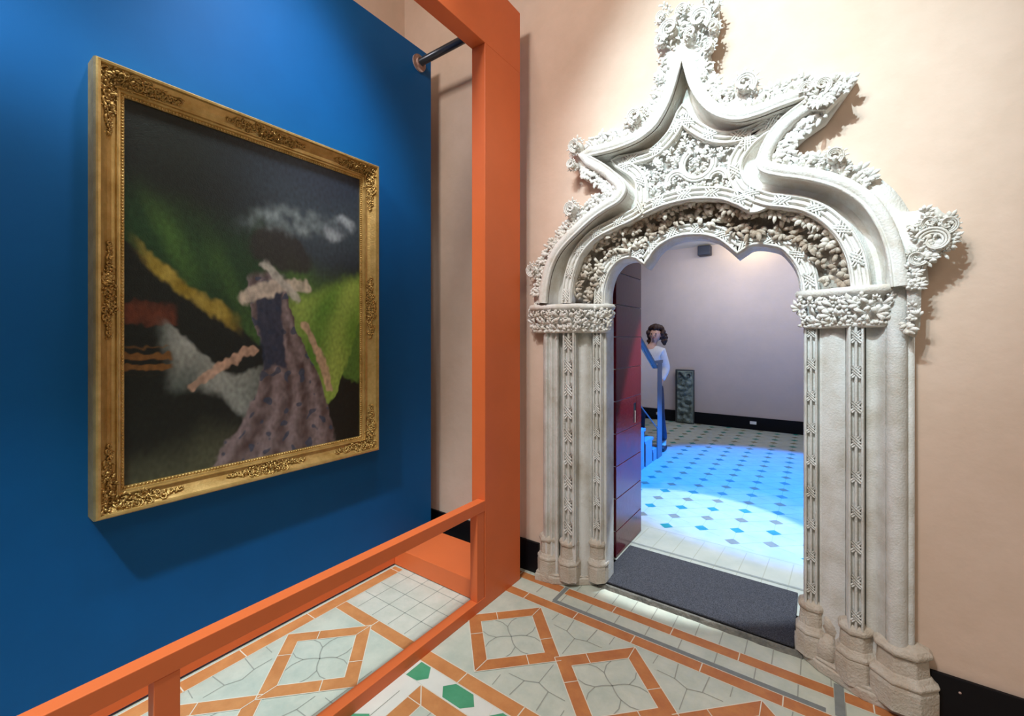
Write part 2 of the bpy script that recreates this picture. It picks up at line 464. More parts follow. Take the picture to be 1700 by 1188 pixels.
def foliage(mb, pts, Y, size, tilt=.35, dirs=None, lob=5, hh=None):
    for i, p in enumerate(pts):
        a = dirs[i] if dirs else random.uniform(0, 2 * PI)
        f = Vector((math.cos(a), -tilt * random.uniform(.2, 1.4), math.sin(a)))
        L = size * random.uniform(.75, 1.2)
        leaf(mb, Vector((p.x, Y + random.uniform(-.006, .006), p.y)), f, NV, L, h=hh, lobes=lob, spread=random.uniform(.9, 1.35))
def crocket(mb, c, Y, r, ang=PI / 2, sgn=1, body=True):
    """a curled leaf: core, ribbed volute, small leaves around its rim"""
    up = Vector((math.cos(ang), math.sin(ang))); sd = Vector((up.y, -up.x)) * sgn
    if body:
        rows = []
        for i in range(7):
            th = PI / 2 * i / 6
            rows.append([(c.x + r * .6 * math.cos(th) * math.cos(2 * PI * k / 16), Y + .03 - .055 * math.sin(th), c.y + r * .6 * math.cos(th) * math.sin(2 * PI * k / 16)) for k in range(16)])
        mb.grid(rows, closed=True)
    scroll(mb, c, Y - .02, r * .78, 1.1, ang + sgn * 2.2, -sgn, 3, r * .14)
    for k in range(10):
        a = ang + (k / 9 - .5) * 4.2
        d = Vector((math.cos(a), math.sin(a)))
        leaf(mb, v3(c + d * r * .66, Y), (d.x, -.25, d.y), NV, r * random.uniform(.38, .6), lobes=3, spread=.9)
    for k in range(9):
        a = 2 * PI * k / 9 + random.uniform(-.3, .3); d = Vector((math.cos(a), math.sin(a)))
        leaf(mb, v3(c + d * r * .3, Y - .012), (d.x, -.7, d.y), NV, r * random.uniform(.3, .45), lobes=3, spread=.9)
    for k in range(7):
        a = random.uniform(0, 2 * PI); d = Vector((math.cos(a), math.sin(a))) * r * random.uniform(.1, .7)
        mb.ball((c.x + d.x, Y - .032, c.y + d.y), r * random.uniform(.08, .15), 7, 5)
def knotwork(mb, P, Y, w, pitch, first, off=0.0, depth=.014, kl=.8):
    """three parallel ribs tied by a lattice knot every `pitch` metres"""
    N = len(P); D = [0]
    for i in range(1, N): D.append(D[-1] + (P[i] - P[i - 1]).length)
    tot = D[-1]; hk = w * kl / 2
    def pt(s):
        s = max(0, min(tot, s)); j = 0
        while j < N - 2 and D[j + 1] < s: j += 1
        return P[j].lerp(P[j + 1], (s - D[j]) / max(1e-9, D[j + 1] - D[j]))
    ks = []; s = first
    while s < tot: ks.append(s); s += pitch
    edges = [0] + [e for k in ks for e in (k - hk, k + hk)] + [tot]
    for e in range(0, len(edges), 2):
        a, b = edges[e], edges[e + 1]
        if b - a < .01: continue
        n = max(3, int((b - a) / .02))
        seg = [pt(a + (b - a) * i / (n - 1)) for i in range(n)]
        bar(mb, seg, Y, off, w * .22, depth)
    full = P
    bar(mb, full, Y, off + w * .40, w * .21, depth); bar(mb, full, Y, off - w * .40, w * .21, depth)
    for k in ks:
        c = pt(k); t = (pt(k + .01) - pt(k - .01)).normalized(); n = Vector((-t.y, t.x))
        for d1 in (-1, 1):
            for sft in (-.5, 0, .5):
                dirv = (t * hk * 1.0 + n * d1 * hk * 1.0)
                half = 1.0 - abs(sft) * .55
                o_ = c + n * off + t * (sft * hk * 1.25)
                a = o_ - dirv * half; b = o_ + dirv * half
                mb.tube([(a.x, Y - depth * .75, a.y), (o_.x, Y - depth * (1.05 if d1 > 0 else .8), o_.y), (b.x, Y - depth * .75, b.y)], w * .065, 5)

# ================================================================== THE STONE PORTAL
PO = thing('gothic_portal', 'carved pale stone doorway surround with trefoil arch and spiky leafy ogee hood', 'doorway', (-.6, 2.5, 0))
YH, YO, YI = 2.405, 2.492, 2.615
H1 = [(905, 503), (907, 480), (913, 450), (924, 424), (938, 405), (959, 384), (983, 362), (1006, 346), (1026, 334), (1037, 318), (1034, 302), (1016, 283), (996, 269), (975, 258)]
H2 = [(975, 258), (1006, 251), (1034, 242), (1060, 230), (1084, 211), (1098, 191), (1110, 167), (1119, 141), (1126, 116), (1132, 94)]
H3 = [(1132, 94), (1137, 115), (1145, 141), (1157, 163), (1174, 182), (1197, 194), (1225, 198), (1258, 190), (1294, 176), (1330, 163), (1351, 156)]
H4 = [(1351, 156), (1332, 170), (1302, 193), (1281, 216), (1265, 243), (1257, 270), (1266, 284), (1294, 291), (1332, 296), (1372, 305), (1405, 319), (1435, 342), (1457, 375), (1469, 404), (1476, 432), (1481, 476)]
S1 = [(940, 503), (941, 485), (946, 454), (959, 420), (984, 391), (1018, 372), (1042, 361), (1060, 350), (1065, 336), (1065, 318), (1063, 300), (1052, 285), (1025, 268)]
S2 = [(1025, 268), (1055, 263), (1085, 253), (1111, 229), (1124, 208), (1133, 186)]
S3 = [(1133, 186), (1143, 203), (1159, 215), (1180, 225), (1203, 229), (1230, 225), (1255, 216), (1286, 202)]
S4 = [(1286, 202), (1258, 222), (1239, 240), (1224, 262), (1220, 283), (1228, 306), (1247, 321), (1274, 331), (1302, 334), (1333, 339), (1360, 350), (1382, 366), (1401, 386), (1415, 410), (1423, 432), (1428, 460), (1430, 482)]
LO = [(1056, 354), (1075, 344), (1100, 333), (1146, 322), (1195, 321), (1229, 331), (1250, 340), (1274, 331)]
IAa = [(994, 506), (995, 483), (999, 464), (1007, 445), (1023, 427), (1044, 419), (1060, 421), (1069, 428)]
IAb = [(1069, 428), (1078, 413), (1093, 399), (1117, 386), (1143, 381), (1171, 381), (1195, 387), (1213, 398), (1226, 409)]
IAc = [(1226, 409), (1240, 400), (1259, 396), (1282, 398), (1304, 404), (1320, 418), (1334, 437), (1342, 458), (1346, 484)]
NS = 70
Hs = [cat(px(q, YH), NS) for q in (H1, H2, H3, H4)]
Ss = [cat(px(q, YO), NS) for q in (S1, S2, S3, S4)]
HP = join(*Hs); SP = join(*Ss)
IP = join(cat(px(IAa, YI), 34), cat(px(IAb, YI), 44), cat(px(IAc, YI), 44))
LP_ = cat(px(LO, YO), 60)
# the wall is notched to the outline of the portal
fr0 = frames(HP); ho = [p + n * .035 for p, (t, n, k) in zip(HP, fr0)][1:-1:3]
hl_, hr_ = xat(903.5, WY), xat(1514.5, WY)
ho = [p for p in ho if hl_ - .3 < p.x < hr_ + .3]
poly = [(X0 - .2, -.1), (X0 - .2, ZC), (X1, ZC), (X1, -.1), (hr_, -.1), (hr_, 1.80)] + [(min(p.x, hr_), p.y) for p in reversed(ho) if p.y > 1.86] + [(hl_, 1.80), (hl_, -.1)]
WALL.plate(poly, WY, WM)
struct(WALL.build('wall_back', 'plaster'))
# hood moulding ----------------------------------------------------
m = MB(); m.smooth = True
sweep(m, HP, YH, [(.125, -.10), (.122, -.055), (.075, -.045), (.058, -.040), (.055, -.010), (.048, .004), (.030, .010), (.012, .004), (.008, -.004), (.004, .006), (-.001, .008), (-.006, .002), (-.004, -.014), (.001, -.022), (-.002, -.030), (.008, -.045)])
m.build('hood_moulding', 'stone', PO)
# cove between hood and inner ogee ------------------------------------
m = MB(); m.smooth = True
def lofted(mb, A, YA, B, YB_, prof):
    rows = []
    n = len(A)
    for i in range(n):
        rows.append([(A[i].x + (B[i].x - A[i].x) * s, YA + (YB_ - YA) * s + d, A[i].y + (B[i].y - A[i].y) * s) for s, d in prof])
    mb.grid(rows)
lofted(m, HP, YH + .04, SP, YO, [(-.04, .01), (.03, .05), (.18, .085), (.38, .08), (.6, .045), (.8, .02), (.92, .012), (1, .01)])
m.smooth = False
hb = [p for p in HP[2:-2:2]]
# solid ashlar behind the mouldings
BK = m
# outer archivolt with knots -----------------------------------------
m = MB(); m.smooth = True
base = [(.036, -.035), (.036, .0), (-.036, .0), (-.036, -.06)]
sweep(m, SP, YO, base); knotwork(m, SP, YO, .066, .150, .055)
sweep(m, LP_, YO + .001, base); knotwork(m, LP_[3:-6], YO, .066, .142, .10)
m.smooth = False
for tp in (Ss[1][0], Ss[2][0], Ss[3][0]):
    m.plate([(tp.x + .034 * math.cos(2 * PI * k / 14), tp.y + .034 * math.sin(2 * PI * k / 14)) for k in range(14)], YO - .001, YO + .045)
m.build('outer_archivolt', 'stone', PO)
# tympanum -----------------------------------------------------------
i0 = 2; a_, b_ = int(NS * .62), int(NS * .42)
gab = Ss[0][a_:] + Ss[1][1:] + Ss[2][1:] + Ss[3][1:b_] + list(reversed(LP_[2:-6]))
m = MB(); m.smooth = True
m.plate([(q.x, q.y) for q in gab], YO + .045, YO + .055)
cen = Vector(at(1155, 268, YO))
def inside(pt, poly):
    c = False; n = len(poly)
    for i in range(n):
        a, b = poly[i], poly[i - 1]
        if (a.y > pt.y) != (b.y > pt.y) and pt.x < (b.x - a.x) * (pt.y - a.y) / (b.y - a.y) + a.x: c = not c
    return c
pts = []
bx = [q.x for q in gab]; bz = [q.y for q in gab]
rg = .028
tries = 0
while len(pts) < 120 and tries < 4000:
    tries += 1
    q = Vector((random.uniform(min(bx), max(bx)), random.uniform(min(bz), max(bz))))
    if inside(q, gab) and all((q - o_).length > .027 for o_ in pts) and min((q - g).length for g in gab) > .03: pts.append(q)
foliage(m, pts, YO + .035, .036, .5, hh=.02)
ringc = Vector(at(1158, 271, YO))
def ring(mb, c, r, Y, a0, a1, w_=.011, n=30):
    for k in range(3):
        mb.tube([(c.x + (r - k * w_) * math.cos(a0 + (a1 - a0) * i / n), Y - .006 * (1 - abs(k - 1)), c.y + (r - k * w_) * math.sin(a0 + (a1 - a0) * i / n)) for i in range(n + 1)], w_ * .6, 6)
ring(m, ringc, .092, YO + .004, PI * .7, PI * 2.05)
ring(m, Vector(at(1122, 300, YO)), .060, YO + .006, PI * .15, PI * 1.15)
ring(m, Vector(at(1190, 296, YO)), .055, YO + .006, -.2, PI * .95)
ring(m, Vector(at(1098, 262, YO)), .045, YO + .006, .5, PI * 1.5)
m.build('tympanum', 'stone', PO)
# foliage frieze -------------------------------------------------------
kk = [i for i in range(len(Ss[0])) if i <= int(NS * .55)]
left_o = Ss[0][:int(NS * .56)]
right_o = Ss[3][int(NS * .42):]
outer = cat([tuple(q) for q in left_o[::4]] + [tuple(q) for q in LP_[6:-6:5]] + [tuple(q) for q in right_o[::4]], 120)
inner = cat([tuple(q) for q in IP], 120)
hb2 = [p - Vector((0, 0)) for p in HP[::3]]
BK.plate([(p.x, p.y) for p in hb2] + [(p.x, p.y) for p in reversed(outer[::3])], 2.548, 2.57)
BK.build('cove', 'stone', PO)
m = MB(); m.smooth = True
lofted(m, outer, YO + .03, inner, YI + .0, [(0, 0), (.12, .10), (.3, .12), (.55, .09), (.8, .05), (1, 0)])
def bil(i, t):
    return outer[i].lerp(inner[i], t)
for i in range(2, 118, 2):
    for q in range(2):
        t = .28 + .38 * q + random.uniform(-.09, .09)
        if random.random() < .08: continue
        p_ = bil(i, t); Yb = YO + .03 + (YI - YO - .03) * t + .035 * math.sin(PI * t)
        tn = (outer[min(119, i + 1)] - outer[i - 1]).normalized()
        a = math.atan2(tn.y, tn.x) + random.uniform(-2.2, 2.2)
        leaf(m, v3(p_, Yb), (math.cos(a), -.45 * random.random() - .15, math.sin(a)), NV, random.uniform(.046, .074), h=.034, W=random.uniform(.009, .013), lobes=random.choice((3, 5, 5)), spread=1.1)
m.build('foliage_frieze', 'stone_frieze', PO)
# inner archivolt ---------------------------------------------------------
m = MB(); m.smooth = False
sweep(m, IP, YI, [(.040, -.05), (.040, 0), (-.034, 0), (-.040, -.008), (-.040, -.035), (-.046, -.045), (-.046, -.12)])
m.smooth = True; knotwork(m, IP, YI, .066, .140, .05)
m.build('inner_archivolt', 'stone', PO)
# crest: spiky leaves outside the hood ---------------------------------------
m = MB(); m.smooth = True
fr = frames(HP)
D = 0
def crest(i, k):
    p, (t, n, kq) = HP[i], fr[i]
    for o1, L in ((.066, .046), (.098, .048)):
        b = p + n * min(kq, 1.3) * o1 + t * random.uniform(-.012, .012)
        a = math.atan2(n.y, n.x) + random.uniform(-1.0, 1.0)
        leaf(m, v3(b, YH + .042 - .01 * random.random()), (math.cos(a), -.3, math.sin(a)), NV, L * random.uniform(.7, 1.2), h=.018, W=.0095, lobes=random.choice((3, 5)), spread=1.2)
stop = len(Hs[0]) * 3 + int(NS * .62)
i = 4; acc = 0
while i < stop:
    st = 0; j = i
    while st < .024 and j < len(HP) - 1: st += (HP[j + 1] - HP[j]).length; j += 1
    crest(i, 0); i = max(j, i + 1)
# a stem running along the crest
for off in (.098,):
    fr_ = frames(HP); path = []
    for q in range(6, stop - 4, 2):
        p, (t, n, kq) = HP[q], fr_[q]
        path.append((p.x + n.x * kq * (off + .008 * math.sin(q * .5)), YH + .035, p.y + n.y * kq * (off + .008 * math.sin(q * .5))))
    m.tube(path, .008, 6)
m.build('leafy_crest', 'stone', PO)
# crockets and finial ----------------------------------------------------
def add_crocket(u, v, r, ang, sgn=1, Y=YH + .01, name='crocket'):
    q = MB(); q.smooth = True; crocket(q, Vector(at(u, v, Y)), Y, r, ang, sgn); return q.build(name, 'stone', PO)
add_crocket(1057, 196, .062, 2.2)
add_crocket(1237, 143, .075, 1.3, -1)
add_crocket(958, 244, .058, 2.6)
add_crocket(952, 275, .042, 3.6, -1)
add_crocket(951, 347, .060, 2.2)
add_crocket(1384, 262, .050, 1.2, -1)
add_crocket(1366, 146, .048, .9, -1)
add_crocket(1340, 152, .045, 1.3)
add_crocket(887, 449, .058, 2.7, Y=2.43)
q = MB(); q.plate([at(u, v, YH) for u, v in ((1085, 57), (1089, 45), (1096, 32), (1109, 26), (1117, 18), (1131, 16), (1141, 7), (1152, 5), (1170, 7), (1176, -8), (1190, -8), (1190, 35), (1181, 59), (1174, 77), (1178, 106), (1160, 130), (1145, 110), (1132, 80), (1118, 120), (1100, 150), (1092, 140), (1097, 118), (1098, 100), (1090, 85), (1085, 65))], YH + .03, WY)
q.smooth = True
for k in range(110):
    u, v = random.uniform(1088, 1188), random.uniform(5, 140)
    if v > 70 and not (abs(u - 1132) > 22 + (v - 94) * .15 and abs(u - 1136) < 46): continue
    p_ = Vector(at(u, v, YH)); a = random.uniform(0, 6.28)
    leaf(q, v3(p_, YH + .022), (math.cos(a), -.4, math.sin(a)), NV, random.uniform(.026, .042), h=.016, lobes=3)
for (u, v, r_, a_, sg) in ((1113, 52, .075, 2.1, 1), (1162, 36, .082, 1.2, -1), (1100, 32, .04, 2.4, 1), (1135, 22, .05, 1.6, 1), (1182, 12, .055, .9, -1), (1184, 48, .045, .4, 1), (1098, 70, .04, 3.2, 1), (1176, 78, .04, 0, -1), (1148, 60, .045, 1.5, 1), (1178, -4, .045, 1.2, 1)):
    crocket(q, Vector(at(u, v, YH)), YH + .005, r_, a_, sg)
q.build('finial', 'stone', PO)
# broken tip plates (right and left) ------------------------------------
q = MB(); q.plate([at(u, v, 2.43) for u, v in ((1352, 150), (1380, 127), (1402, 124), (1406, 150), (1392, 166), (1372, 186), (1340, 186))], 2.405, WY)
q.smooth = True
foliage(q, [Vector(at(1345 + 58 * t_ + random.uniform(-6, 6), 172 - 34 * t_ + random.uniform(-9, 12), 2.405)) for t_ in [k_ / 26 for k_ in range(27)]], 2.402, .040, .4, hh=.016)
bevel(q.build('hood_tip', 'stone', PO), .006, 2)

# --- jambs -------------------------------------------------------------
def plan(pts): return [(xat(u, Y), Y) for u, Y in pts]
def jamb(name, pl, z0, z1, m_='stone_shaft'):
    q = MB(); q.smooth = False
    N = 2
    rows = [[(x, y, z0 + (z1 - z0) * i / N) for x, y in pl] for i in range(N + 1)]
    q.grid(rows); return q.build(name, m_, PO)
def arc(u0, Y0, u1, Y1, bow, n=7):     # curved section in plan; bow > 0 hollows it
    return [(u0 + (u1 - u0) * i / n, Y0 + (Y1 - Y0) * i / n + bow * math.sin(PI * i / n)) for i in range(n + 1)]
plL = plan([(902, WY), (902.5, 2.470)] + arc(903, 2.465, 910, 2.465, -.015, 4) + arc(912, 2.475, 918, 2.475, -.012, 4) + arc(920, 2.485, 927, 2.485, -.014, 4) + [(929, 2.53)] + arc(931, 2.53, 934, 2.52, .01, 3) +
     [(935, 2.49), (956, 2.49)] + [(957, 2.51), (959, 2.53)] + arc(960, 2.545, 981, 2.60, -.012, 7) + [(982, 2.60), (983.5, 2.615), (984, 2.605), (1001, 2.605), (1002, 2.62)] + arc(1003, 2.62, 1008, 2.63, -.008, 3))
xl = plL[-1][0]
plL += [(xl, 2.66), (xl - .005, 2.75)]
plR = plan([(1516, WY), (1515.5, 2.475), (1505, 2.465), (1503, 2.50)] + [(1500, 2.50)] + [(1478, 2.50)] + [(1474, 2.50), (1472, 2.475), (1470, 2.47)] + arc(1469, 2.475, 1438, 2.52, .022, 8) +
     [(1436, 2.54), (1435, 2.505), (1407, 2.505), (1406, 2.54), (1404, 2.57)] + arc(1403, 2.565, 1364, 2.60, -.012, 8) + [(1361, 2.60), (1360, 2.62), (1358, 2.612), (1335, 2.612), (1334, 2.64)])
xr = plR[-1][0]; plR += [(xr, 2.75)]
jamb('jamb', plL, .03, 1.80); jamb('jamb', plR, .03, 1.80)
# knotted shafts
def shaft(u0, u1, Y, z0, z1, pitch, first):
    q = MB(); q.smooth = True
    xa, xb = xat(u0, Y), xat(u1, Y); c = (xa + xb) / 2
    P = [Vector((c, z0 + (z1 - z0) * i / 60)) for i in range(61)]
    knotwork(q, P, Y, abs(xb - xa) * .98, pitch, first, depth=.022, kl=.72)
    return q.build('knotted_shaft', 'stone_shaft', PO)
shaft(935.5, 955.5, 2.49, .28, 1.66, .1485, .105)
shaft(985, 1000.5, 2.605, .28, 1.66, .1485, .125)
shaft(1407.5, 1434.5, 2.505, .26, 1.66, .158, .085)
shaft(1335.5, 1357.5, 2.612, .26, 1.66, .158, .11)
# round outer shafts
q = MB(); q.smooth = True
cxr = xat(1489, 2.47); q.lathe(cxr, 2.475, [(.036, .26), (.036, 1.0), (.035, 1.66), (.036, 1.84), (.036, 1.95), (.02, 2.02)], 20)
q.build('round_shaft', 'stone_shaft', PO)
q = MB(); q.smooth = True
xs = xat(1508, 2.48); q.lathe(xs, 2.49, [(.022, .26), (.022, 2.10)], 12)
q.build('round_shaft', 'stone_shaft', PO)

# capitals ----------------------------------------------------------------
def capital(line_, z0, z1, name):
    """line_: plan polyline from outer to inner (front side)"""
    q = MB(); q.smooth = False
    P = [Vector(p) for p in line_]
    lv = [(z0, .004), (z0 + .008, .022), (z0 + .022, .022), (z0 + .03, .002), (z0 + .05, -.004), (z1 - .050, .010), (z1 - .03, .052), (z1 - .012, .056), (z1, .045), (z1 + .004, -.01)]
    nn = []
    for i in range(len(P)):
        a = (P[i] - P[i - 1]).normalized() if i else (P[1] - P[0]).normalized()
        b = (P[i + 1] - P[i]).normalized() if i < len(P) - 1 else a
        n = Vector((a.y, -a.x)) + Vector((b.y, -b.x)); n.normalize()
        if n.y > .3: n = -n
        nn.append(n)
    rows = [[(p.x + n.x * d, p.y + n.y * d, z) for p, n in zip(P, nn)] for z, d in lv]
    q.grid(rows)
    q.smooth = True
    # leaves
    tot = length(P); s = 0
    def pn(s_):
        acc_ = 0
        for i in range(len(P) - 1):
            l = (P[i + 1] - P[i]).length
            if acc_ + l >= s_ or i == len(P) - 2:
                t = (s_ - acc_) / l; return P[i].lerp(P[i + 1], t), nn[i].lerp(nn[i + 1], t).normalized()
            acc_ += l
    for row, (zz, L, dd) in enumerate(((z0 + .022, .052, .008), (z0 + .060, .058, .016), (z0 + .10, .056, .026), (z0 + .128, .034, .034))):
        if zz > z1 - .03: continue
        s = .01 + .012 * (row % 2)
        while s < tot - .005:
            p, n = pn(s)
            a = random.uniform(-1.1, 1.1)
            tg = Vector((n.y, -n.x))
            f = Vector((tg.x * math.sin(a) + n.x * .5, tg.y * math.sin(a) + n.y * .5, math.cos(a)))
            leaf(q, Vector((p.x + n.x * dd, p.y + n.y * dd, zz)), f, (n.x, n.y, .2), L * random.uniform(.75, 1.15), h=.022, lobes=random.choice((3, 5)))
            if random.random() < .45: q.ball((p.x + n.x * (dd + .018), p.y + n.y * (dd + .018), zz + random.uniform(0, .03)), random.uniform(.007, .013), 7, 5)
            s += random.uniform(.026, .040)
    return q.build(name, 'stone', PO)
capL = [(xat(893, WY), WY), (xat(893, 2.47), 2.455), (xat(930, 2.47), 2.465), (xat(958, 2.49), 2.49), (xat(985, 2.59), 2.575), (xat(1004, 2.60), 2.595), (xat(1008, 2.66), 2.66)]
capR = [(xat(1474, 2.50), 2.50), (xat(1462, 2.47), 2.475), (xat(1436, 2.50), 2.49), (xat(1404, 2.52), 2.52), (xat(1366, 2.58), 2.58), (xat(1337, 2.59), 2.595), (xat(1336, 2.66), 2.66)]
capital(capL, 1.637, 1.822, 'capital'); capital(capR, 1.650, 1.835, 'capital')
# pedestals ------------------------------------------------------------------
def pedestal(u, Y, r, zt=.29, zm=.15, name='pedestal'):
    q = MB(); q.smooth = False; j = .003
    q.lathe(xat(u, Y), Y, [(r * 1.14, .035), (r * 1.14, zm - .03), (r * 1.10, zm - .012)], 8, PI / 8, jit=j)
    q.lathe(xat(u, Y), Y, [(r * 1.10, zm - .014), (r * 1.17, zm - .006), (r * 1.17, zm + .004), (r * 1.04, zm + .014), (r * .92, zm + .03)], 8, PI / 8, jit=j * .6)
    q.lathe(xat(u, Y), Y, [(r * .90, zm + .028), (r * .84, zt - .035)], 8, PI / 8, jit=j * .7)
    q.lathe(xat(u, Y), Y, [(r * .84, zt - .036), (r * .98, zt - .028), (r * 1.0, zt - .014), (r * .88, zt), (r * .5, zt + .012)], 8, PI / 8, jit=j * .6)
    return bevel(q.build(name, 'stone_base', PO), .005, 2)
pedestal(912, 2.51, .070); pedestal(945, 2.525, .068); pedestal(992, 2.625, .064)
pedestal(1349, 2.635, .066, .29, .155); pedestal(1421, 2.545, .072, .29, .16); pedestal(1497, 2.515, .105, .29, .155)
# plinth course
for pl_ in ([(-1.545, WY), (-1.535, 2.425), (-1.40, 2.445), (-1.30, 2.50), (-1.15, 2.615), (-1.14, 2.70), (-1.45, 2.70)],
            [(.372, WY), (.365, 2.43), (.16, 2.455), (.0, 2.545), (-.095, 2.64), (-.10, 2.72), (.2, 2.72)]):
    q = MB(); q.prism(pl_, 0, .045); q.prism([(x * .998, y + .012) for x, y in pl_], .045, .06)
    bevel(q.build('plinth_course', 'stone_base', PO), .010, 3)
# rubble lumps between pedestals
for (u, Y, r_, zz) in ((1385, 2.60, .045, .20), (1375, 2.58, .05, .10), (1448, 2.545, .04, .16), (968, 2.60, .035, .13), (1395, 2.57, .04, .06)):
    q = MB(); q.smooth = True; rows = []
    for i in range(9):
        th = PI * i / 8
        rw = []
        for k in range(12):
            d = Vector((math.sin(th) * math.cos(2 * PI * k / 12), math.sin(th) * math.sin(2 * PI * k / 12), math.cos(th)))
            rr = r_ * (1 + .35 * noise.noise(d * 2.2 + Vector((u, 0, 0))))
            rw.append((xat(u, Y) + d.x * rr, Y + d.y * rr * .8, zz + d.z * rr * 1.5))
        rows.append(rw)
    q.grid(rows, closed=True); q.build('worn_base_stone', 'stone_base', PO)

# consoles: right pinnacle and its hanging foliage ---------------------------
q = MB(); q.smooth = True
YC = 2.43
q.smooth = False
q.plate([at(u, v, YC) for u, v in ((1497, 352), (1520, 350), (1545, 345), (1556, 343), (1564, 352), (1586, 362), (1583, 385), (1568, 402), (1552, 418), (1540, 440), (1530, 470), (1528, 540), (1520, 560), (1508, 556), (1505, 440), (1497, 430))], YC, WY)
q.smooth = True
for (u, v, r_, a_, sg) in ((1548, 402, .075, .6, 1), (1570, 375, .045, .8, -1), (1520, 430, .045, 3.6, 1), (1540, 372, .035, 1.8, 1)):
    crocket(q, Vector(at(u, v, YC)), YC, r_, a_, sg)
pt_ = []
for k in range(46):
    v = 352 + random.uniform(0, 205); wd = 78 if v < 400 else (78 - (v - 400) if v < 440 else 26)
    pt_.append(Vector(at(1504 + random.uniform(0, wd), v, YC)))
foliage(q, pt_, YC - .005, .040, .5, hh=.02)
q.build('console', 'stone', PO)
# hanging ribbon under the left console
q = MB(); q.smooth = True
foliage(q, [Vector(at(894 + random.uniform(-3, 4), v, 2.47)) for v in range(452, 505, 4)], 2.47, .026, .4, hh=.012)
q.build('leafy_edge', 'stone', PO)
# threshold
q = MB(); rows = []
for i in range(41):
    x = -1.16 + 1.10 * i / 40; j_ = random.uniform(-.004, .004)
    rows.append([(x, 2.592 + j_, 0), (x, 2.602 + j_, .022 + j_ * .5), (x, 2.612, .026), (x, 2.625, .012), (x, 2.66, .012)])
q.grid(rows); q.build('threshold', 'stone_curb', PO)
# the wall around the opening, behind the arch, seen in the soffit: reveal returns
# ------------------------------------------------------------------ door mat
q = MB(); q.box(-1.165, -.098, 2.628, 3.195, .0205, .033)
tag(bevel(q.build('floor_mat', 'mat_grey'), .004), 'dark grey speckled mat filling the doorway threshold', 'mat')

# ------------------------------------------------------------------ door leaf
DR = thing('plank_door', 'dark red door leaf of broad horizontal boards, standing open at left of doorway', 'door', (-1.2, 2.8, ZF2))
dx0, dx1 = -1.225, -1.180
zs = [.024] + [.212 + .2335 * k for k in range(9)] + [2.33]
q = MB(); q.box(dx0, dx1 - .006, 2.965, 3.497, .026, 2.325); q.build('core', 'door_gap', DR, label='pale strips showing between the boards')
for a, b in zip(zs[:-1], zs[1:]):
    q = MB(); y0 = 2.962
    if a < 1.0 < b:                                   # board with the key slot
        q.box(dx0 - .003, dx1, 2.962, 3.325, a + .003, b - .003); q.box(dx0 - .003, dx1, 3.385, 3.5, a + .003, b - .003)
        q.box(dx0 - .003, dx1, 3.325, 3.385, 1.09, b - .003); 
        if a + .003 < .935: q.box(dx0 - .003, dx1, 3.325, 3.385, a + .003, .935)
    else: q.box(dx0 - .003, dx1, 2.962, 3.5, a + .003, b - .003)
    bevel(q.build('board', 'door_red', DR), .0015)
q = MB(); q.box(dx1 - .02, dx1 - .004, 3.325, 3.385, .93, 1.10); lk = q.build('lock_slot', 'black', DR)
q = MB(); q.box(dx1 - .006, dx1 + .001, 3.353, 3.366, .935, 1.03); q.build('latch', 'flange', lk)

# ------------------------------------------------------------------ stairs + balustrade in the far room
SX = -1.713
ST = thing('staircase', 'short flight of painted steps with glass balustrade beyond the red door', 'stairs', (SX, 5.5, ZF2))
steps = [(5.90, .17), (5.60, .335), (5.29, .50), (4.98, .665), (4.67, .83), (4.36, .995), (4.05, 1.16)]
for k, (yf, zt) in enumerate(steps):
    yb = yf - .31
    q = MB(); q.box(SX - 1.0, SX - .012, yb - .02, yf, zt - .035, zt); bevel(q.build('tread', 'stair_paint', ST), .003)
    q = MB(); q.box(SX - 1.0, SX - .02, yf - .06, yf - .03, max(ZF2, zt - .17), zt - .035); q.build('riser', 'stair_dark', ST)
    q = MB(); q.box(SX - .055, SX - .012, yb, yf - .07, ZF2, zt - .035); q.build('side_panel', 'stair_paint', ST)
q = MB()
q.box(SX - .012, SX, 5.73, 5.93, ZF2, 1.30)
bp = bevel(q.build('end_post', 'steel_blue', ST), .002)
q = MB(); q.plate([(0, 0)] * 3, 0, 0) if False else None
gl = MB(); zlow = lambda y: .374 + (5.817 - y) * .575; zhi = lambda y: 1.26 + (5.58 - y) * .58
yy = [4.0, 5.58, 5.725]
gl.v += [(SX - .010, 4.0, zlow(4.0)), (SX - .010, 5.725, zlow(5.725)), (SX - .010, 5.725, 1.285), (SX - .010, 5.58, 1.26), (SX - .010, 4.0, zhi(4.0)),
         (SX - .002, 4.0, zlow(4.0)), (SX - .002, 5.725, zlow(5.725)), (SX - .002, 5.725, 1.285), (SX - .002, 5.58, 1.26), (SX - .002, 4.0, zhi(4.0))]
for fc in ((0, 1, 2, 3, 4), (9, 8, 7, 6, 5), (0, 5, 6, 1), (1, 6, 7, 2), (2, 7, 8, 3), (3, 8, 9, 4), (4, 9, 5, 0)): gl.face(fc)
gl.build('glass_panel', 'glass', ST)
q = MB(); q.tube([(SX + .01, 4.0, zhi(4.0) + .02), (SX + .01, 5.58, 1.26), (SX + .01, 5.62, 1.235)], .026, 10); q.smooth = True
q.build('handrail', 'steel_blue', ST)
q = MB(); q.box(SX - .01, SX + .012, 5.56, 5.93, 1.275, 1.315); q.build('level_rail', 'steel_blue', ST)
q = MB(); q.tube([(SX - .005, 4.0, zlow(4.0)), (SX - .005, 5.725, zlow(5.725))], .008, 6); q.build('stringer', 'steel_blue', ST)

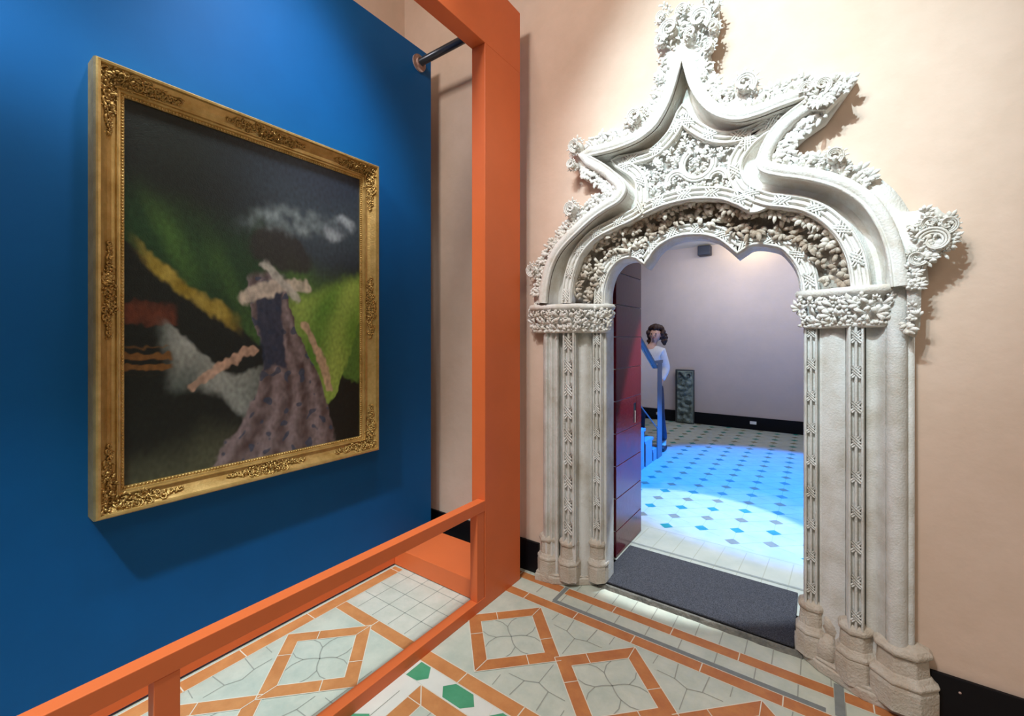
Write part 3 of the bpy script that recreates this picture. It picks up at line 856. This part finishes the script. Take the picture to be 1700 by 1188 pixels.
# ------------------------------------------------------------------ carved stone slab by the far wall
SL = thing('carved_slab', 'upright weathered green-grey carved stone slab against the far wall', 'stone slab', (-2.12, 8.4, ZF2))
xs0, xs1 = xat(1123, 8.42), xat(1150, 8.42)
q = MB(); q.box(xs0 - .03, xs1 + .01, 8.46, 8.52, ZF2, 1.02); bevel(q.build('backing', 'slab_dark', SL), .003)
q = MB(); N = 40; M_ = 80; rows = []
for j in range(M_ + 1):
    rw = []
    for i in range(N + 1):
        x = xs0 + (xs1 - xs0) * i / N; z = ZF2 + .01 + .965 * j / M_
        e = min(i, N - i) / 4; e = min(1, e); d = .03 + .035 * e * (.4 + noise.noise(Vector((x * 14, z * 14, 1)))) - .02 * (abs(noise.noise(Vector((x * 30, z * 30, 3)))))
        if i in (0, N) or j in (0, M_): d = 0
        rw.append((x, 8.46 - max(d, 0), z))
    rows.append(rw)
q.smooth = True; q.grid(rows); q.build('carved_face', 'relief_stone', SL)
for x in (xs0 + .07, xs1 - .07):
    q = MB(); q.smooth = True; q.tube([(x, 8.46, .92), (x, 8.405, .92)], .032, 14); q.build('fixing_disc', 'slab_dark', SL)

# ------------------------------------------------------------------ loudspeaker
SPK = thing('wall_speaker', 'small dark blue box speaker mounted high on the far wall below the ceiling', 'speaker', (-1.0, 8.4, 3.1))
xa, za = at(1158, 424, 8.36); xb, zb = at(1179, 406, 8.36)
q = MB(); q.box(xa, xb, 8.36, 8.52, za, zb); bevel(q.build('cabinet', 'speaker', SPK), .01, 3)
q = MB(); q.box((xa + xb) / 2 - .03, (xa + xb) / 2 + .03, 8.50, R2Y, za + .06, zb - .03); q.build('bracket', 'iron', SPK)

# ================================================================== PAINTING
PT = thing('framed_painting', 'large painting in ornate gilt frame hanging on the blue panel', 'painting', (PX, 1.12, 1.8))
y0, y1, z0, z1 = .440, 1.808, .868, 2.732
cw = .104
prof = [(0, 0), (0, .085), (.004, .104), (.010, .110), (.018, .108), (.022, .096), (.030, .088), (.045, .070), (.060, .058), (.072, .056), (.076, .064), (.080, .064), (.083, .054), (.090, .052), (.094, .044), (.1045, .042), (.1045, .02)]
q = MB(); q.smooth = False
rows = []
for (a, d) in prof:
    X = PX + d
    rows.append([(X, y0 + a, z0 + a), (X, y1 - a, z0 + a), (X, y1 - a, z1 - a), (X, y0 + a, z1 - a)])
q.grid(rows, closed=True)
fr_o = q.build('frame', 'gold', PT)
# beads
q = MB(); q.smooth = True
a = .0985; X = PX + .044
def bead_line(p, r_, n):
    for i in range(n):
        t = (i + .5) / n; c = (X, p[0] + (r_[0] - p[0]) * t, p[1] + (r_[1] - p[1]) * t)
        q.ball(c, .0058, 6, 4, (1, 1, 1))
c4 = [(y0 + a, z0 + a), (y1 - a, z0 + a), (y1 - a, z1 - a), (y0 + a, z1 - a)]
for i in range(4):
    A, B = c4[i], c4[(i + 1) % 4]; L_ = math.hypot(A[0] - B[0], A[1] - B[1]); bead_line(A, B, int(L_ / .013))
q.build('bead_moulding', 'gold', fr_o)
# ornaments (relief leaves and scrolls) in local coords: along s, across c -> mapped on a side
def orn(name, pts, mapf):
    q = MB(); q.smooth = True
    NX = Vector((1, 0, 0))
    for (s, c, ang, L) in pts:
        P3 = mapf(s, c); dv = mapf(s + math.cos(ang) * .01, c + math.sin(ang) * .01) - P3
        dv.x = .002
        leaf(q, P3, dv, NX, L, h=L * .42, lobes=3, W=L * .15, spread=1.0)
    k = 0
    for (s, c, ang, L) in pts[::3]:
        path = []; sg = 1 if k % 2 else -1; k += 1
        for i in range(16):
            t = i / 15; rr = L * .75 * (1 - .75 * t); an = ang + sg * 5.6 * t
            path.append(mapf(s + rr * math.cos(an), c + rr * math.sin(an)) + Vector((.006, 0, 0)))
        q.tube(path, [.0048 * (1 - .4 * i / 15) for i in range(16)], 6)
        q.ball(path[-1], .006, 6, 4)
    return q.build(name, 'gold_relief', fr_o)
def depth_at(c):     # frame profile depth under the ornament
    return PX + .088 - (c - .03) * 1.0 if c > .03 else PX + .09
sides = {'bottom': lambda s, c: Vector((depth_at(c), y0 + s, z0 + c)), 'top': lambda s, c: Vector((depth_at(c), y0 + s, z1 - c)),
         'left': lambda s, c: Vector((depth_at(c), y0 + c, z0 + s)), 'right': lambda s, c: Vector((depth_at(c), y1 - c, z0 + s))}
WID, HEI = y1 - y0, z1 - z0
def spray(s0, s1, taper0, taper1):
    out = []; n = int(abs(s1 - s0) / .0052)
    for i in range(n):
        t = i / (n - 1); s = s0 + (s1 - s0) * t
        e = min(1, t / taper0 if taper0 else 1, (1 - t) / taper1 if taper1 else 1)
        e = max(.15, e)
        out.append((s, .049 + random.uniform(-.022, .022) * e, random.uniform(0, 2 * PI), (.014 + .018 * e) * random.uniform(.7, 1)))
    return out
for nm in sides:
    T = WID if nm in ('bottom', 'top') else HEI
    orn('side_ornament', spray(T / 2 - .19, T / 2 + .19, .4, .4), sides[nm])
for (n1, n2, e1, e2) in (('bottom', 'left', 0, 0), ('bottom', 'right', 1, 0), ('top', 'left', 0, 1), ('top', 'right', 1, 1)):
    def both(s, c, n1=n1, n2=n2, e1=e1, e2=e2):
        if s >= 0: ss = s if not e1 else WID - s; return sides[n1](ss, c)
        ss = -s if not e2 else HEI - (-s); return sides[n2](ss, c)
    pts_ = [(s, c, a, L) for s, c, a, L in spray(.03, .30, .0, .5)] + [(-s, c, a, L) for s, c, a, L in spray(.03, .30, .0, .5)]
    orn('corner_ornament', pts_, both)
# canvas: plain generic study in dark green, grey and mauve masses
cy0, cy1, cz0, cz1 = y0 + .104, y1 - .104, z0 + .104, z1 - .104
NX_, NZ_ = 280, 400
def sstep(a, b, x):
    t = max(0, min(1, (x - a) / (b - a))); return t * t * (3 - 2 * t)
def mixc(a, b, t): return tuple(a[i] + (b[i] - a[i]) * t for i in range(3))
def N3(x, y, s, k=0): return noise.noise(Vector((x * s, y * s, k)))
def paint(x, y):            # x,y in 0..1, y up: loose generic colour masses with brushy edges
    xw = x + .05 * N3(x, y, 3.2, 1) + .014 * N3(x, y, 14, 2) + .008 * N3(x, y, 48, 21); yw = y + .05 * N3(x, y, 3.2, 5) + .014 * N3(x, y, 14, 6) + .008 * N3(x, y, 48, 23)
    c = mixc((.007, .010, .008), (.020, .030, .046), sstep(.15, .8, xw) * sstep(.45, .8, yw))
    c = mixc(c, (.035, .055, .070), sstep(.30, .85, xw) * sstep(.18, .02, abs(yw - .78)) * .7)
    low = .63 - .62 * xw + .22 * xw * xw          # lower rim of the green drapery
    top = .88 - .22 * xw
    g = sstep(.0, .22, top - yw) * sstep(-.008, .008, yw - low)
    c = mixc(c, mixc((.012, .040, .014), (.075, .165, .030), sstep(.15, .85, xw * .9 + .5 * N3(x, y, 4, 9) + .1 * math.sin(38 * (xw + .6 * yw)))), g)
    g2 = sstep(-.02, .05, (.52 - .10 * math.sin(5 * xw)) - yw) * sstep(-.006, .012, yw - (.14 + 1.25 * max(0, xw - .80))) * sstep(.55, .70, xw)
    c = mixc(c, mixc((.085, .20, .025), (.27, .38, .075), .5 + .8 * N3(x, y, 5, 12) + .25 * math.sin(30 * (xw - .5 * yw))), g2)
    e = sstep(.035, .012, abs(yw - low - .012)) * sstep(.0, .1, xw) * sstep(.44, .36, xw)
    c = mixc(c, mixc((.22, .16, .02), (.34, .26, .05), .5 + N3(x, y, 18, 40)), e)
    # grey cloth falling at the lower left
    up = .43 - .30 * xw + .05 * math.sin(14 * xw); dn = .24 - .35 * (xw - .1)
    cl = sstep(-.006, .015, up - yw) * sstep(-.01, .03, yw - max(.12, dn - .02 * math.sin(20 * xw))) * sstep(.10, .16, xw + .35 * max(0, yw - .33)) * sstep(.52, .46, xw)
    c = mixc(c, mixc((.10, .125, .115), (.30, .33, .31), .45 + .55 * math.sin(17 * xw + 9 * yw) * .5 + .6 * N3(x, y, 8, 3)), cl)
    d = sstep(.16, .02, yw + .18 * abs(xw - .25)) * sstep(.5, .35, xw); c = mixc(c, (.060, .066, .040), d)
    c = mixc(c, (.15, .035, .014), sstep(.035, .025, abs(yw - .455)) * sstep(.19, .15, xw) * (.6 + .6 * N3(x, y, 20, 31)))
    c = mixc(c, (.16, .075, .02), sstep(.045, .035, abs(yw - .325)) * sstep(.14, .12, xw) * sstep(.2, .6, .5 + .5 * math.sin(yw * 190)))
    # mauve-grey sloping mass
    cx = .56 + .05 * math.sin(7 * yw); hw = .085 + .62 * max(0, .36 - yw) ** 1.15 + .03 * max(0, yw - .36)
    d = abs(xw - cx) / hw; bl = sstep(1.04, .97, d) * sstep(.60, .56, yw + .2 * abs(xw - .56))
    fold = .5 + .5 * math.sin((xw - cx) / hw * 11 + 2.5 * N3(x, y, 3, 8))
    c = mixc(c, mixc((.075, .050, .048), (.235, .19, .20), fold * .62 + .45 * N3(x, y, 30, 4) + .15), bl)
    dot = noise.noise(Vector((x * 26, y * 36, 17))); c = mixc(c, (.03, .05, .09), bl * sstep(.28, .38, dot) * .8)
    d = sstep(.060, .045, abs(xw - .545)) * sstep(.02, .04, yw - .27 + .5 * abs(xw - .545)) * sstep(.56, .53, yw)
    c = mixc(c, (.016, .026, .055), d * .9)
    # warm light strokes
    for (ax_, ay_, bx_, by_, wd_, cc) in ((.44, .50, .70, .575, .040, (.46, .40, .33)), (.20, .235, .46, .36, .022, (.45, .30, .22)), (.70, .43, .80, .215, .024, (.45, .30, .22)), (.50, .60, .66, .52, .030, (.38, .37, .33))):
        vx, vy = bx_ - ax_, by_ - ay_; t = max(0, min(1, ((xw - ax_) * vx + (yw - ay_) * vy) / (vx * vx + vy * vy)))
        dd = math.hypot(xw - ax_ - vx * t, (yw - ay_ - vy * t) * 1.4)
        c = mixc(c, tuple(v_ * (1 + .5 * N3(x, y, 26, 33)) for v_ in cc), sstep(wd_, wd_ * .55, dd) * .85)
    # dark cloud and cool haze strokes above
    d = math.hypot((xw - .57) / .16, (yw - .665) / .07); c = mixc(c, (.020, .018, .018), sstep(1.1, .8, d) * .9)
    d = math.hypot((xw - .60) / .26, (yw - .775 - .2 * (xw - .6)) / .055); c = mixc(c, (.16, .20, .21), sstep(1.15, .3, d) * (.55 + .9 * N3(x, y, 30, 7)))
    d = math.hypot((xw - .86) / .10, (yw - .80) / .05); c = mixc(c, (.42, .48, .52), sstep(1.1, .2, d) * max(0, .55 + 1.2 * math.sin(60 * (yw + xw * .5)) * .4))
    k = 1.25 + .4 * N3(x, y, 70, 11)
    return tuple(max(0, v_ * k) for v_ in c)
me = bpy.data.meshes.new('canvas'); vs = []; fs = []; cols = []
for j in range(NZ_ + 1):
    for i in range(NX_ + 1):
        x, y = i / NX_, j / NZ_
        vs.append((PX + .034, cy0 + (cy1 - cy0) * x, cz0 + (cz1 - cz0) * y)); cols += [*paint(x, y), 1.0]
for j in range(NZ_):
    for i in range(NX_):
        a = j * (NX_ + 1) + i; fs.append((a, a + 1, a + NX_ + 2, a + NX_ + 1))
me.from_pydata(vs, [], fs); ca = me.color_attributes.new('paint', 'FLOAT_COLOR', 'POINT'); ca.data.foreach_set('color', cols)
me.materials.append(MATS['canvas_paint']); me.update()
cv = bpy.data.objects.new('canvas', me); COL.objects.link(cv); cv.parent = PT; cv.matrix_parent_inverse = Matrix.Translation(-PT.location)
q = MB(); q.box(PX, PX + .030, cy0 - .02, cy1 + .02, cz0 - .02, cz1 + .02); q.build('stretcher', 'slab_dark', PT)

# ================================================================== PERSON
PC = Vector((-1.955, 6.22, ZF2))
def skin_obj(name, joints, edges, material, parent=None, sub=2, root=0):
    me = bpy.data.meshes.new(name); me.from_pydata([tuple(Vector(j[:3]) + PC) for j in joints], edges, [])
    me.materials.append(MATS[material]); o = bpy.data.objects.new(name, me); COL.objects.link(o)
    md = o.modifiers.new('skin', 'SKIN'); md.use_smooth_shade = True
    for i, sv in enumerate(me.skin_vertices[0].data):
        r_ = joints[i][3]; sv.radius = (r_, joints[i][4] if len(joints[i]) > 4 else r_); sv.use_root = (i == root)
    s2 = o.modifiers.new('sub', 'SUBSURF'); s2.levels = sub; s2.render_levels = sub
    if parent: o.parent = parent
    return o
# walking towards the right-front, body turned to the doorway; local x across, -y towards viewer
body = [(0, 0, .95, .13, .10), (0, 0, 1.10, .12, .09), (0, -.01, 1.28, .15, .10), (0, -.01, 1.42, .10, .08), (0.03, -.015, 1.49, .045), (0.05, -.02, 1.54, .043), (0.07, -.03, 1.60, .070, .082), (0.075, -.03, 1.67, .074, .09), (.075, -.02, 1.72, .05),
        (.15, -.01, 1.40, .052), (.21, .03, 1.16, .040), (.17, -.10, .97, .030), (.165, -.15, .92, .028),
        (-.15, -.01, 1.40, .052), (-.22, .02, 1.17, .040), (-.20, -.12, 1.00, .030), (-.20, -.16, .96, .028),
        (.09, 0, .88, .085), (.14, -.06, .50, .058), (.17, .04, .09, .040), (.18, -.06, .035, .035),
        (-.09, 0, .88, .085), (-.12, -.10, .50, .058), (-.13, -.06, .09, .040), (-.13, -.17, .035, .035)]
be = [(0, 1), (1, 2), (2, 3), (3, 4), (4, 5), (5, 6), (6, 7), (7, 8), (3, 9), (9, 10), (10, 11), (11, 12), (3, 13), (13, 14), (14, 15), (15, 16), (0, 17), (17, 18), (18, 19), (19, 20), (0, 21), (21, 22), (22, 23), (23, 24)]
# fingers on both hands
for hb, (hx, hy, hz) in ((12, (.165, -.15, .92)), (16, (-.20, -.16, .96))):
    for k in range(4):
        b0 = len(body); dx = (k - 1.5) * .016; ln = (.065, .075, .07, .055)[k]
        body.append((hx + dx, hy - .03, hz - .03, .010)); body.append((hx + dx, hy - .035, hz - .03 - ln * .6, .009)); body.append((hx + dx, hy - .02, hz - .03 - ln, .007))
        be += [(hb, b0), (b0, b0 + 1), (b0 + 1, b0 + 2)]
    b0 = len(body); sx = -1 if hx > 0 else 1
    body.append((hx + sx * .03, hy - .02, hz - .02, .010)); body.append((hx + sx * .04, hy - .04, hz - .05, .009)); be += [(hb, b0), (b0, b0 + 1)]
bo = skin_obj('person', body, be, 'skin')
tag(bo, 'person with curly brown hair in white sweater and dark trousers, standing behind the glass balustrade', 'person')
sw = [(0, 0, .93, .145, .115), (0, 0, 1.10, .135, .105), (0, -.01, 1.28, .17, .115), (0, -.01, 1.42, .12, .09), (0, -.015, 1.50, .062), (.16, -.01, 1.40, .066), (.215, .03, 1.16, .055), (.175, -.085, .99, .042), (-.16, -.01, 1.40, .066), (-.225, .02, 1.17, .055), (-.205, -.105, 1.02, .042)]
skin_obj('sweater', sw, [(0, 1), (1, 2), (2, 3), (3, 4), (3, 5), (5, 6), (6, 7), (3, 8), (8, 9), (9, 10)], 'sweater', bo)
tr = [(0, 0, .96, .135, .11), (.09, 0, .86, .10), (.14, -.06, .50, .075), (.17, .035, .12, .060), (-.09, 0, .86, .10), (-.12, -.10, .50, .075), (-.13, -.06, .12, .060)]
skin_obj('trousers', tr, [(0, 1), (1, 2), (2, 3), (0, 4), (4, 5), (5, 6)], 'trousers', bo)
for sx, yo in ((.18, .0), (-.13, -.10)):
    skin_obj('shoe', [(sx, yo + .06, .045, .045), (sx, yo - .04, .042, .045), (sx + .01, yo - .13, .035, .035)], [(0, 1), (1, 2)], 'shoe', bo)
q = MB(); q.smooth = True
hc = PC + Vector((.075, -.015, 1.66))
for k in range(210):
    th = random.uniform(0, PI * .72); ph = random.uniform(0, 2 * PI)
    d = Vector((math.sin(th) * math.cos(ph), math.sin(th) * math.sin(ph), math.cos(th)))
    if d.y < -.05 and d.z < .62 and abs(d.x) < .9: continue
    q.ball(hc + Vector((d.x * .105, d.y * .105 + .005, d.z * .105)), random.uniform(.022, .036), 6, 5)
for k in range(50):
    sx = random.choice((-1, 1)); q.ball(hc + Vector((sx * random.uniform(.09, .12), random.uniform(.02, .09), random.uniform(-.15, -.02))), random.uniform(.022, .034), 6, 5)
q.build('hair', 'hair', bo)
q = MB(); q.smooth = True
fc = PC + Vector((.075, -.118, 1.635))
for sx in (-1, 1):
    q = MB(); q.smooth = True; q.ball(fc + Vector((sx * .030, .002, .012)), .0095, 8, 6); q.build('eye', 'black', bo)
    q = MB(); q.smooth = True; q.ball(fc + Vector((sx * .078, .085, -.005)), .02, 8, 6, (.5, .8, 1.5)); q.build('ear', 'skin', bo)
q = MB(); q.smooth = True; q.ball(fc + Vector((0, -.006, -.012)), .014, 8, 6, (.8, 1, 1.5))
q.build('nose', 'skin', bo)
q = MB(); q.smooth = True; q.ball(fc + Vector((0, .004, -.045)), .014, 8, 5, (1.6, .6, .45)); q.build('mouth', 'lip', bo)

# ================================================================== LIGHTS
def spot(loc, target, power, size_deg, blend, color, radius=.05):
    L = bpy.data.lights.new('lamp', 'SPOT'); L.energy = power; L.spot_size = math.radians(size_deg); L.spot_blend = blend; L.color = color; L.shadow_soft_size = radius
    o = bpy.data.objects.new('lamp', L); COL.objects.link(o); o.location = loc
    o.rotation_euler = (Vector(target) - Vector(loc)).to_track_quat('-Z', 'Y').to_euler(); return o
def area(loc, target, power, sx, sy, color):
    L = bpy.data.lights.new('lamp', 'AREA'); L.energy = power; L.shape = 'RECTANGLE'; L.size = sx; L.size_y = sy; L.color = color
    o = bpy.data.objects.new('lamp', L); COL.objects.link(o); o.location = loc
    o.rotation_euler = (Vector(target) - Vector(loc)).to_track_quat('-Z', 'Y').to_euler(); return o
# cool spotlights on the portal
spot((-.55, -.25, 4.7), (-.24, 2.5, 2.80), 680, 42, .9, (.66, .90, 1.0), .05)
spot((-.9, -.2, 4.7), (-.6, 2.6, 1.2), 260, 56, .8, (.93, .97, 1.0), .08)
# picture light
spot((-1.25, 1.0, 4.8), (-2.45, 1.30, 2.30), 380, 50, .9, (.85, .93, 1.0), .16)
# general warm room light
area((1.6, -.6, 4.7), (.6, 1.8, 0), 40, 1.6, 1.6, (1, .84, .66))
area((-1.45, -.7, 4.7), (-1.55, 1.3, .4), 80, .8, .8, (1, .95, .90))
# cool wash on the near end of the blue panel
spot((-1.2, -1.3, 4.6), (-2.45, -.02, 1.3), 800, 55, .9, (.70, .92, 1.0), .1)
# far room: blue projector, white spot near the door, added fills for the wall and the person
spot((-.3, 5.3, 3.25), (-.35, 5.35, 0), 2600, 62, .25, (.0, .21, 1.0), .05)
spot((-.5, 3.7, 3.25), (-.85, 3.62, 0), 620, 38, .10, (.85, .95, 1.0), .04)
area((-.8, 7.2, 3.1), (-.8, 8.55, 1.1), 44, 2.6, .5, (.88, .93, 1.0))  # added fill that brightens the far wall and the floor below it
area((-.9, 8.1, 3.2), (-.95, 8.3, 3.31), 4, .5, .1, (1, .85, .5))
spot((-1.2, 4.6, 3.2), (-1.9, 6.2, 1.4), 110, 26, .6, (1.0, .93, .92), .1)  # added fill aimed at the person, who is too dark otherwise

wd = bpy.data.worlds.new('world'); SC.world = wd; wd.use_nodes = True
bg = wd.node_tree.nodes['Background']; bg.inputs['Color'].default_value = (.95, .93, .90, 1); bg.inputs['Strength'].default_value = .13

# ================================================================== CAMERA
cam = bpy.data.cameras.new('camera'); co = bpy.data.objects.new('camera', cam); COL.objects.link(co)
co.location = (0, 0, H); co.rotation_euler = (PI / 2, 0, math.atan2(SN, CS))
cam.sensor_fit = 'HORIZONTAL'; cam.sensor_width = 36; cam.lens = F / 1700 * 36
cam.shift_x = 0; cam.shift_y = (HY - 594) / 1700.0
cam.clip_start = .02
SC.camera = co
SC.view_settings.view_transform = 'Standard'; SC.view_settings.look = 'None'; SC.view_settings.gamma = 1; SC.view_settings.use_curve_mapping = False
SC.view_settings.exposure = 0.0
